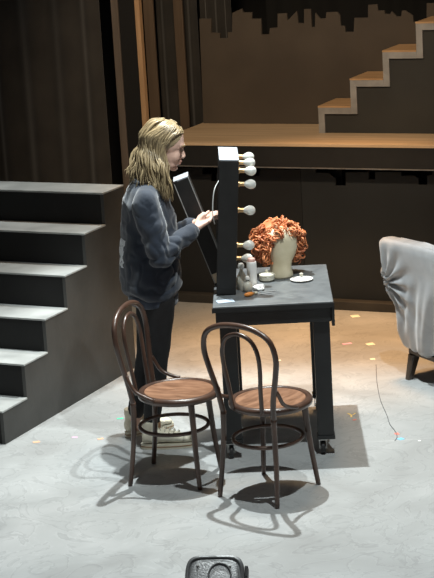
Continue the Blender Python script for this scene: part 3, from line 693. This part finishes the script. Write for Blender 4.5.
tape('t_white', 0.985, 8.40, 0.022, 0.022, 0.1, 'tiny white tape speck beside the blue tape mark')
tape('t_white', 1.09, 8.46, 0.018, 0.02, 0.3, 'tiny white tape speck right of the cable end')

# ================================================================== PERSON
PA = math.radians(14)
PX, PY = -0.315, 8.61
person = thing('person', 'standing person in navy sweatshirt and black jeans wiring the mirror', 'person', (PX, PY, 0), PA)
def L_(x, y, z):      # world point -> person space
    dx, dy = x-PX, y-PY
    return Vector((dx*math.cos(PA)+dy*math.sin(PA), -dx*math.sin(PA)+dy*math.cos(PA), z))
shR, elR, wrR = L_(-0.325, 8.435, 1.305), L_(-0.275, 8.40, 1.045), L_(-0.085, 8.545, 1.145)
shL, elL, wrL = L_(-0.37, 8.785, 1.305), L_(-0.265, 8.73, 1.05), L_(-0.085, 8.602, 1.155)
hipR, knR, anR = Vector((0.0, -0.085, 0.86)), L_(-0.325, 8.53, 0.47), L_(-0.385, 8.54, 0.09)
hipL, knL, anL = Vector((0.0, 0.085, 0.86)), L_(-0.375, 8.71, 0.47), L_(-0.475, 8.745, 0.09)
HC = L_(-0.215, 8.635, 1.552)                        # head centre
HT = Quaternion((0, 1, 0), math.radians(14)) @ Quaternion((0, 0, 1), math.radians(0))
HT = Quaternion((0, 0, 1), math.radians(-16)) @ Quaternion((0, 1, 0), math.radians(15))   # turned back to the profile, nodding down
def Hd(x, y, z): return HC + HT @ Vector((x, y, z))
def hand(bm, wrist, knuck, tips, side):
    """palm with five separate bent fingers"""
    d = (knuck-wrist); ln = d.length; d.normalize()
    up = Vector((0, 0, 1)); lat = d.cross(up).normalized(); up = lat.cross(d).normalized()
    # palm: flattened block
    for o_ in (-0.022, -0.008, 0.007, 0.021):
        capsule(bm, wrist+lat*o_*0.55, 0.015, knuck+lat*o_, 0.0115, 10)
    for (o_, seq, r) in tips:
        b = knuck+lat*o_
        prev = b; rr = r
        for (f, u2, l2) in seq:
            nxt = prev+d*f+up*u2+lat*l2
            capsule(bm, prev, rr, nxt, rr*0.9, 10); prev = nxt; rr *= 0.92
    return d, lat, up
bm = bmesh.new()
# head
ellipsoid(bm, Hd(-0.012, 0, 0.028), (0.098, 0.076, 0.095), HT, 24, 16)      # cranium
ellipsoid(bm, Hd(0.028, 0, -0.038), (0.060, 0.058, 0.078), HT, 24, 16)      # face
ellipsoid(bm, Hd(0.058, 0, -0.100), (0.024, 0.024, 0.018), HT)              # chin
ellipsoid(bm, Hd(0.030, 0.030, -0.078), (0.040, 0.022, 0.030), HT); ellipsoid(bm, Hd(0.030, -0.030, -0.078), (0.040, 0.022, 0.030), HT)
ellipsoid(bm, Hd(0.056, 0.030, -0.040), (0.026, 0.026, 0.034), HT); ellipsoid(bm, Hd(0.056, -0.030, -0.040), (0.026, 0.026, 0.034), HT)   # cheeks
ellipsoid(bm, Hd(0.074, 0, 0.022), (0.017, 0.046, 0.020), HT)               # brow
capsule(bm, Hd(0.082, 0, 0.004), 0.0075, Hd(0.099, 0, -0.031), 0.0100)      # nose
ellipsoid(bm, Hd(0.094, 0.010, -0.036), (0.011, 0.008, 0.008), HT); ellipsoid(bm, Hd(0.094, -0.010, -0.036), (0.011, 0.008, 0.008), HT)
ellipsoid(bm, Hd(0.084, 0, -0.058), (0.012, 0.016, 0.0075), HT); ellipsoid(bm, Hd(0.081, 0, -0.073), (0.011, 0.015, 0.0075), HT)          # lips
for s in (-1, 1): ellipsoid(bm, Hd(-0.012, s*0.077, -0.012), (0.020, 0.008, 0.032), HT)
capsule(bm, Hd(-0.03, 0, -0.05), 0.052, Vector((-0.01, 0, 1.33)), 0.058)
# torso, arms, legs under the clothes
rings = [ering((0, 0, 0.80), 0.09, 0.14), ering((0, 0, 0.92), 0.09, 0.145), ering((0, 0, 1.05), 0.085, 0.125), ering((-0.005, 0, 1.2), 0.095, 0.14), ering((-0.005, 0, 1.30), 0.085, 0.145), ering((-0.01, 0, 1.37), 0.05, 0.08)]
loft(bm, rings)
for a, b, c in ((shR, elR, wrR), (shL, elL, wrL)):
    capsule(bm, a, 0.045, b, 0.037); capsule(bm, b, 0.036, c, 0.023)
for a, b, c in ((hipR, knR, anR), (hipL, knL, anL)):
    capsule(bm, a, 0.075, b, 0.048); capsule(bm, b, 0.046, c, 0.034); capsule(bm, c+Vector((0, 0, -0.03)), 0.03, c+Vector((0.10, 0, -0.055)), 0.022)
fing = [(0.024, [(0.028, 0.010, -0.004), (0.020, -0.006, -0.006), (0.014, -0.012, -0.004)], 0.0082),
        (0.008, [(0.034, 0.012, -0.002), (0.024, -0.004, -0.003), (0.015, -0.012, -0.002)], 0.0085),
        (-0.008, [(0.032, 0.006, 0.0), (0.022, -0.010, 0.0), (0.013, -0.014, 0.0)], 0.0083),
        (-0.024, [(0.024, -0.002, 0.002), (0.016, -0.014, 0.002), (0.010, -0.012, 0.002)], 0.0075)]
kR = L_(-0.028, 8.578, 1.172); kL = L_(-0.030, 8.615, 1.180)
dR, lR, uR = hand(bm, wrR, kR, fing, 1)
th0 = wrR+dR*0.022+uR*0.008+lR*-0.024
capsule(bm, th0, 0.0125, th0+dR*0.032+uR*0.018+lR*-0.012, 0.0098, 10); capsule(bm, th0+dR*0.032+uR*0.018+lR*-0.012, 0.0095, th0+dR*0.060+uR*0.024+lR*-0.004, 0.008, 10)
finL = [(-o_, [(f, u2-0.004, -l2) for f, u2, l2 in q], r) for o_, q, r in fing]
dL, lL, uL = hand(bm, wrL, kL, finL, -1)
th0 = wrL+dL*0.022+uL*0.008+lL*0.024
capsule(bm, th0, 0.0125, th0+dL*0.032+uL*0.018+lL*0.012, 0.0098, 10); capsule(bm, th0+dL*0.032+uL*0.018+lL*0.012, 0.0095, th0+dL*0.058+uL*0.022+lL*0.004, 0.008, 10)
body = voxel_obj('body', bm, 'skin', person, 0.0044, 6)
for s, nm in ((-1, 'eye'), (1, 'eye')):
    bm = bmesh.new(); ellipsoid(bm, Hd(0.0845, s*0.030, -0.004), (0.0065, 0.013, 0.0045), HT); obj('eyelash_line', bm, 'eye_dark', body, True)
    bm = bmesh.new(); tube(bm, [Hd(0.094, s*0.012, 0.020), Hd(0.088, s*0.028, 0.025), Hd(0.076, s*0.046, 0.020)], 0.0026, 6); obj('eyebrow', bm, 'hair', body, True)
bm = bmesh.new(); ellipsoid(bm, Hd(0.0905, 0, -0.0585), (0.006, 0.012, 0.0045), HT); ellipsoid(bm, Hd(0.0865, 0, -0.0725), (0.006, 0.011, 0.0050), HT); obj('lips', bm, 'lips', body, True)

# sweatshirt
def wrinkle(co, n_):
    k = noise.noise(Vector((co.x*10, co.y*10, co.z*7)))*0.010 + noise.noise(Vector((co.x*22+3, co.y*22, co.z*13)))*0.0045
    # sleeve bunching near the elbow
    for e in (elR, elL):
        dd = (co-e).length
        k += 0.016*noise.noise(Vector((co.x*6+co.z*20, co.y*7, co.z*6-co.x*20)))*math.exp(-(dd/0.17)**2)
        cr = noise.noise(Vector((co.x*5+co.z*13+4, co.y*6, co.z*5-co.x*13)))
        k -= 0.0075*max(0.0, 1-abs(cr)*5)*math.exp(-(dd/0.22)**2)
    if co.z < 0.93: k += 0.006*math.sin(co.z*70+2*math.sin(math.atan2(co.y, co.x)*3))*(0.93-co.z)/0.13
    return n_*k
bm = bmesh.new()
rings = [ering((-0.015, 0, 0.80), 0.125, 0.165, 32), ering((-0.018, 0, 0.84), 0.155, 0.19, 32), ering((-0.016, 0, 0.95), 0.155, 0.185, 32), ering((-0.012, 0, 1.08), 0.148, 0.180, 32), ering((-0.012, 0, 1.20), 0.138, 0.180, 32),
         ering((-0.018, 0, 1.29), 0.118, 0.178, 32), ering((-0.02, 0, 1.345), 0.088, 0.135, 32), ering((-0.01, 0, 1.385), 0.062, 0.075, 32)]
loft(bm, rings)
for a, b, c in ((shR, elR, wrR), (shL, elL, wrL)):
    capsule(bm, a+Vector((0, 0, -0.012)), 0.072, b, 0.068); e_ = b+(c-b)*0.80
    capsule(bm, b, 0.066, e_, 0.045)
    capsule(bm, a+Vector((0, 0, 0.0)), 0.066, Vector((-0.01, a.y*0.35, 1.33)), 0.06)
shirt = voxel_obj('sweatshirt', bm, 'shirt', person, 0.007, 6, wrinkle)
bm = bmesh.new()
loft(bm, [ering((-0.010, 0, 0.755), 0.118, 0.160, 36), ering((-0.012, 0, 0.765), 0.124, 0.166, 36), ering((-0.014, 0, 0.80), 0.128, 0.170, 36), ering((-0.015, 0, 0.822), 0.120, 0.160, 36)]); obj('hem_band', bm, 'rib', shirt, True)
for b, c in ((elR, wrR), (elL, wrL)):
    d = (c-b).normalized(); bm = bmesh.new(); tube(bm, [c-d*0.050, c-d*0.040, c-d*0.012, c-d*0.006], lambda q: (0.038, 0.041, 0.034, 0.028)[min(3, int(q*3+.5))], 16); obj('cuff', bm, 'shirt', shirt, True)
bm = bmesh.new(); tube(bm, [(0.005+0.070*math.cos(a), 0.068*math.sin(a), 1.374+0.018*-math.cos(a)) for a in [2*PI*k/28 for k in range(28)]], 0.014, 8, closed=True); obj('collar', bm, 'collar', shirt, True)

# jeans
bm = bmesh.new()
loft(bm, [ering((-0.01, 0, 0.74), 0.10, 0.148, 28), ering((-0.008, 0, 0.80), 0.112, 0.160, 28), ering((-0.01, 0, 0.90), 0.108, 0.155, 28), ering((-0.005, 0, 0.98), 0.098, 0.14, 28)])
for a, b, c in ((hipR, knR, anR), (hipL, knL, anL)):
    capsule(bm, a+Vector((0, 0, -0.06)), 0.088, b, 0.060); c2 = b+(c-b)*0.86
    capsule(bm, b, 0.060, c2, 0.045)
jeans = voxel_obj('jeans', bm, 'jeans', person, 0.008, 5, lambda c, n: n*(noise.noise(Vector((c.x*14, c.y*14, c.z*9)))*0.006))

# high-top canvas shoes
def shoe(heel, rz):
    base = bpy.data.objects.new('shoe', None); C.objects.link(base); base.empty_display_size = 0.05; base.parent = person
    base.location = L_(*heel); base.rotation_euler = (0, 0, rz)
    def ring(x, hw, z0, z1, p=2.6): return ering((x, 0, (z0+z1)/2), hw, (z1-z0)/2, 20, axis='x', p=p)
    outline = []
    for k in range(28):
        t = 2*PI*k/28; x = 0.138+0.142*math.cos(t); wv = 0.043+0.008*math.cos(t)
        outline.append((x, wv*math.copysign(abs(math.sin(t))**0.75, math.sin(t))))
    bm = bmesh.new(); prism(bm, outline, 'z', 0.001, 0.030); s = obj('sole', bm, 'sole', base)
    bm = bmesh.new(); prism(bm, [(0.138+(x-0.138)*1.012, y*1.03) for x, y in outline], 'z', 0.012, 0.017); obj('sole_stripe', bm, 'brown_patch', s)
    bm = bmesh.new()
    loft(bm, [ring(0.004, 0.028, 0.03, 0.075), ring(0.014, 0.036, 0.03, 0.10), ring(0.05, 0.041, 0.03, 0.112), ring(0.09, 0.041, 0.03, 0.108), ring(0.125, 0.043, 0.03, 0.098), ring(0.165, 0.046, 0.03, 0.084), ring(0.205, 0.046, 0.03, 0.070), ring(0.235, 0.042, 0.03, 0.060)])
    loft(bm, [ering((0.052, 0, 0.06), 0.046, 0.037, 20), ering((0.052, 0, 0.10), 0.048, 0.038, 20), ering((0.050, 0, 0.135), 0.049, 0.040, 20), ering((0.048, 0, 0.152), 0.049, 0.041, 20)])
    up_ = voxel_obj('upper', bm, 'shoe', base, 0.005, 4, lambda c, n: n*(noise.noise(c*40)*0.0018))
    bm = bmesh.new(); loft(bm, [ring(0.215, 0.0475, 0.03, 0.069), ring(0.240, 0.043, 0.03, 0.062), ring(0.262, 0.030, 0.03, 0.052), ring(0.272, 0.014, 0.03, 0.042)]); obj('toe_cap', bm, 'sole', base, True)
    bm = bmesh.new(); prism(bm, [(0.070, 0.118), (0.105, 0.112), (0.105, 0.135), (0.082, 0.150)], 'y', -0.020, 0.020); obj('tongue', bm, 'brown_patch', base)
    for k in range(5):
        x = 0.105+k*0.022; z = 0.1125-k*0.0075
        bm = bmesh.new(); tube(bm, catmull([(x-0.004, -0.030, z-0.012), (x, -0.015, z+0.001), (x, 0, z+0.004), (x+0.004, 0.015, z+0.001), (x+0.006, 0.030, z-0.012)], 3), 0.003, 6); obj('lace', bm, 'lace', base, True)
    return base
shoe((-0.435, 8.535, 0), math.radians(0)-PA)
shoe((-0.525, 8.735, 0), math.radians(28)-PA)

# hair: scalp cap and falling locks
rnd = random.Random(4)
bm = bmesh.new()
ellipsoid(bm, Hd(-0.022, 0, 0.034), (0.104, 0.084, 0.099), HT, 28, 18)
for v in list(bm.verts):
    q = HT.inverted() @ (v.co-HC)
    lim = 0.018 + max(0.0, q.z+0.005)*1.15
    if q.x > lim: v.co = v.co - (HT @ Vector(((q.x-lim)*0.92, 0, 0)))
ellipsoid(bm, Hd(-0.075, 0, -0.06), (0.062, 0.080, 0.11), HT, 24, 16)
hair = voxel_obj('hair', bm, 'hair', person, 0.008, 3)
bm = bmesh.new()
hi = HT.inverted()
def scalp(a, e, r=1.0):      # azimuth 0 = forward, elevation
    return Vector((-0.020+0.106*r*math.cos(e)*math.cos(a), 0.086*r*math.cos(e)*math.sin(a), 0.034+0.102*r*math.sin(e)))
for k in range(620):
    side = rnd.choice((-1, 1))
    a = side*rnd.uniform(math.radians(78), math.radians(180))
    fr = (PI-abs(a))/(PI-math.radians(78))          # 1 at the temples, 0 at the back
    lift = rnd.uniform(0.99, 1.06)
    a0 = side*rnd.uniform(0.25, 1.0) if fr > 0.4 else a*0.85
    p0 = Hd(*scalp(a0, rnd.uniform(1.05, 1.35), 1.0))
    p1 = Hd(*scalp(a*0.55+a0*0.45, 0.75, 1.03*lift)); p2 = Hd(*scalp(a, 0.12, 1.05*lift)); p3 = Hd(*scalp(a, -0.42, 1.08*lift))
    if k % 4 == 0:      # locks swept back from the forehead and temple
        fr = 1.0; p0 = Hd(*scalp(side*rnd.uniform(0.05, 0.75), rnd.uniform(0.50, 0.80), 1.02)); a = side*rnd.uniform(1.35, 1.6)
        p1 = Hd(*scalp(side*rnd.uniform(0.85, 1.15), 0.42, 1.02*lift)); p2 = Hd(*scalp(a*0.95, 0.02, 1.04*lift)); p3 = Hd(*scalp(a, -0.45, 1.08*lift))
    tipz = 1.40+(-0.09)*fr+rnd.uniform(-0.025, 0.05)
    bx = -0.075-0.055*(1-fr)+0.112*fr+rnd.uniform(-0.025, 0.03); by = 0.094*math.sin(a)*1.12+side*0.012*fr+rnd.uniform(-0.02, 0.02)
    tip = Vector((HC.x-0.075+bx*0.9, HC.y+by*1.12, tipz))
    mid = p3.lerp(tip, 0.5)+Vector((rnd.uniform(-0.012, 0.012), rnd.uniform(-0.01, 0.01)+side*0.008, 0))
    tip = tip+Vector((rnd.uniform(-0.015, 0.015), 0, 0))
    pts = catmull([p0, p1, p2, p3, mid, tip], 4)
    wv = rnd.uniform(0, 6.28)
    pts = [p+(noise.noise_vector(p*17)*0.015+noise.noise_vector(p*36)*0.010+Vector((math.sin(i*0.75+wv), math.cos(i*0.7+wv)*0.7, 0))*0.005)*(i/len(pts)) for i, p in enumerate(pts)]
    tube(bm, pts, lambda q: 0.0062*(0.6+0.9*q)*(1-max(0, (q-0.6)/0.4)**1.5*0.92), 5, flat=0.6)
obj('hair_locks', bm, 'hair', hair, True)
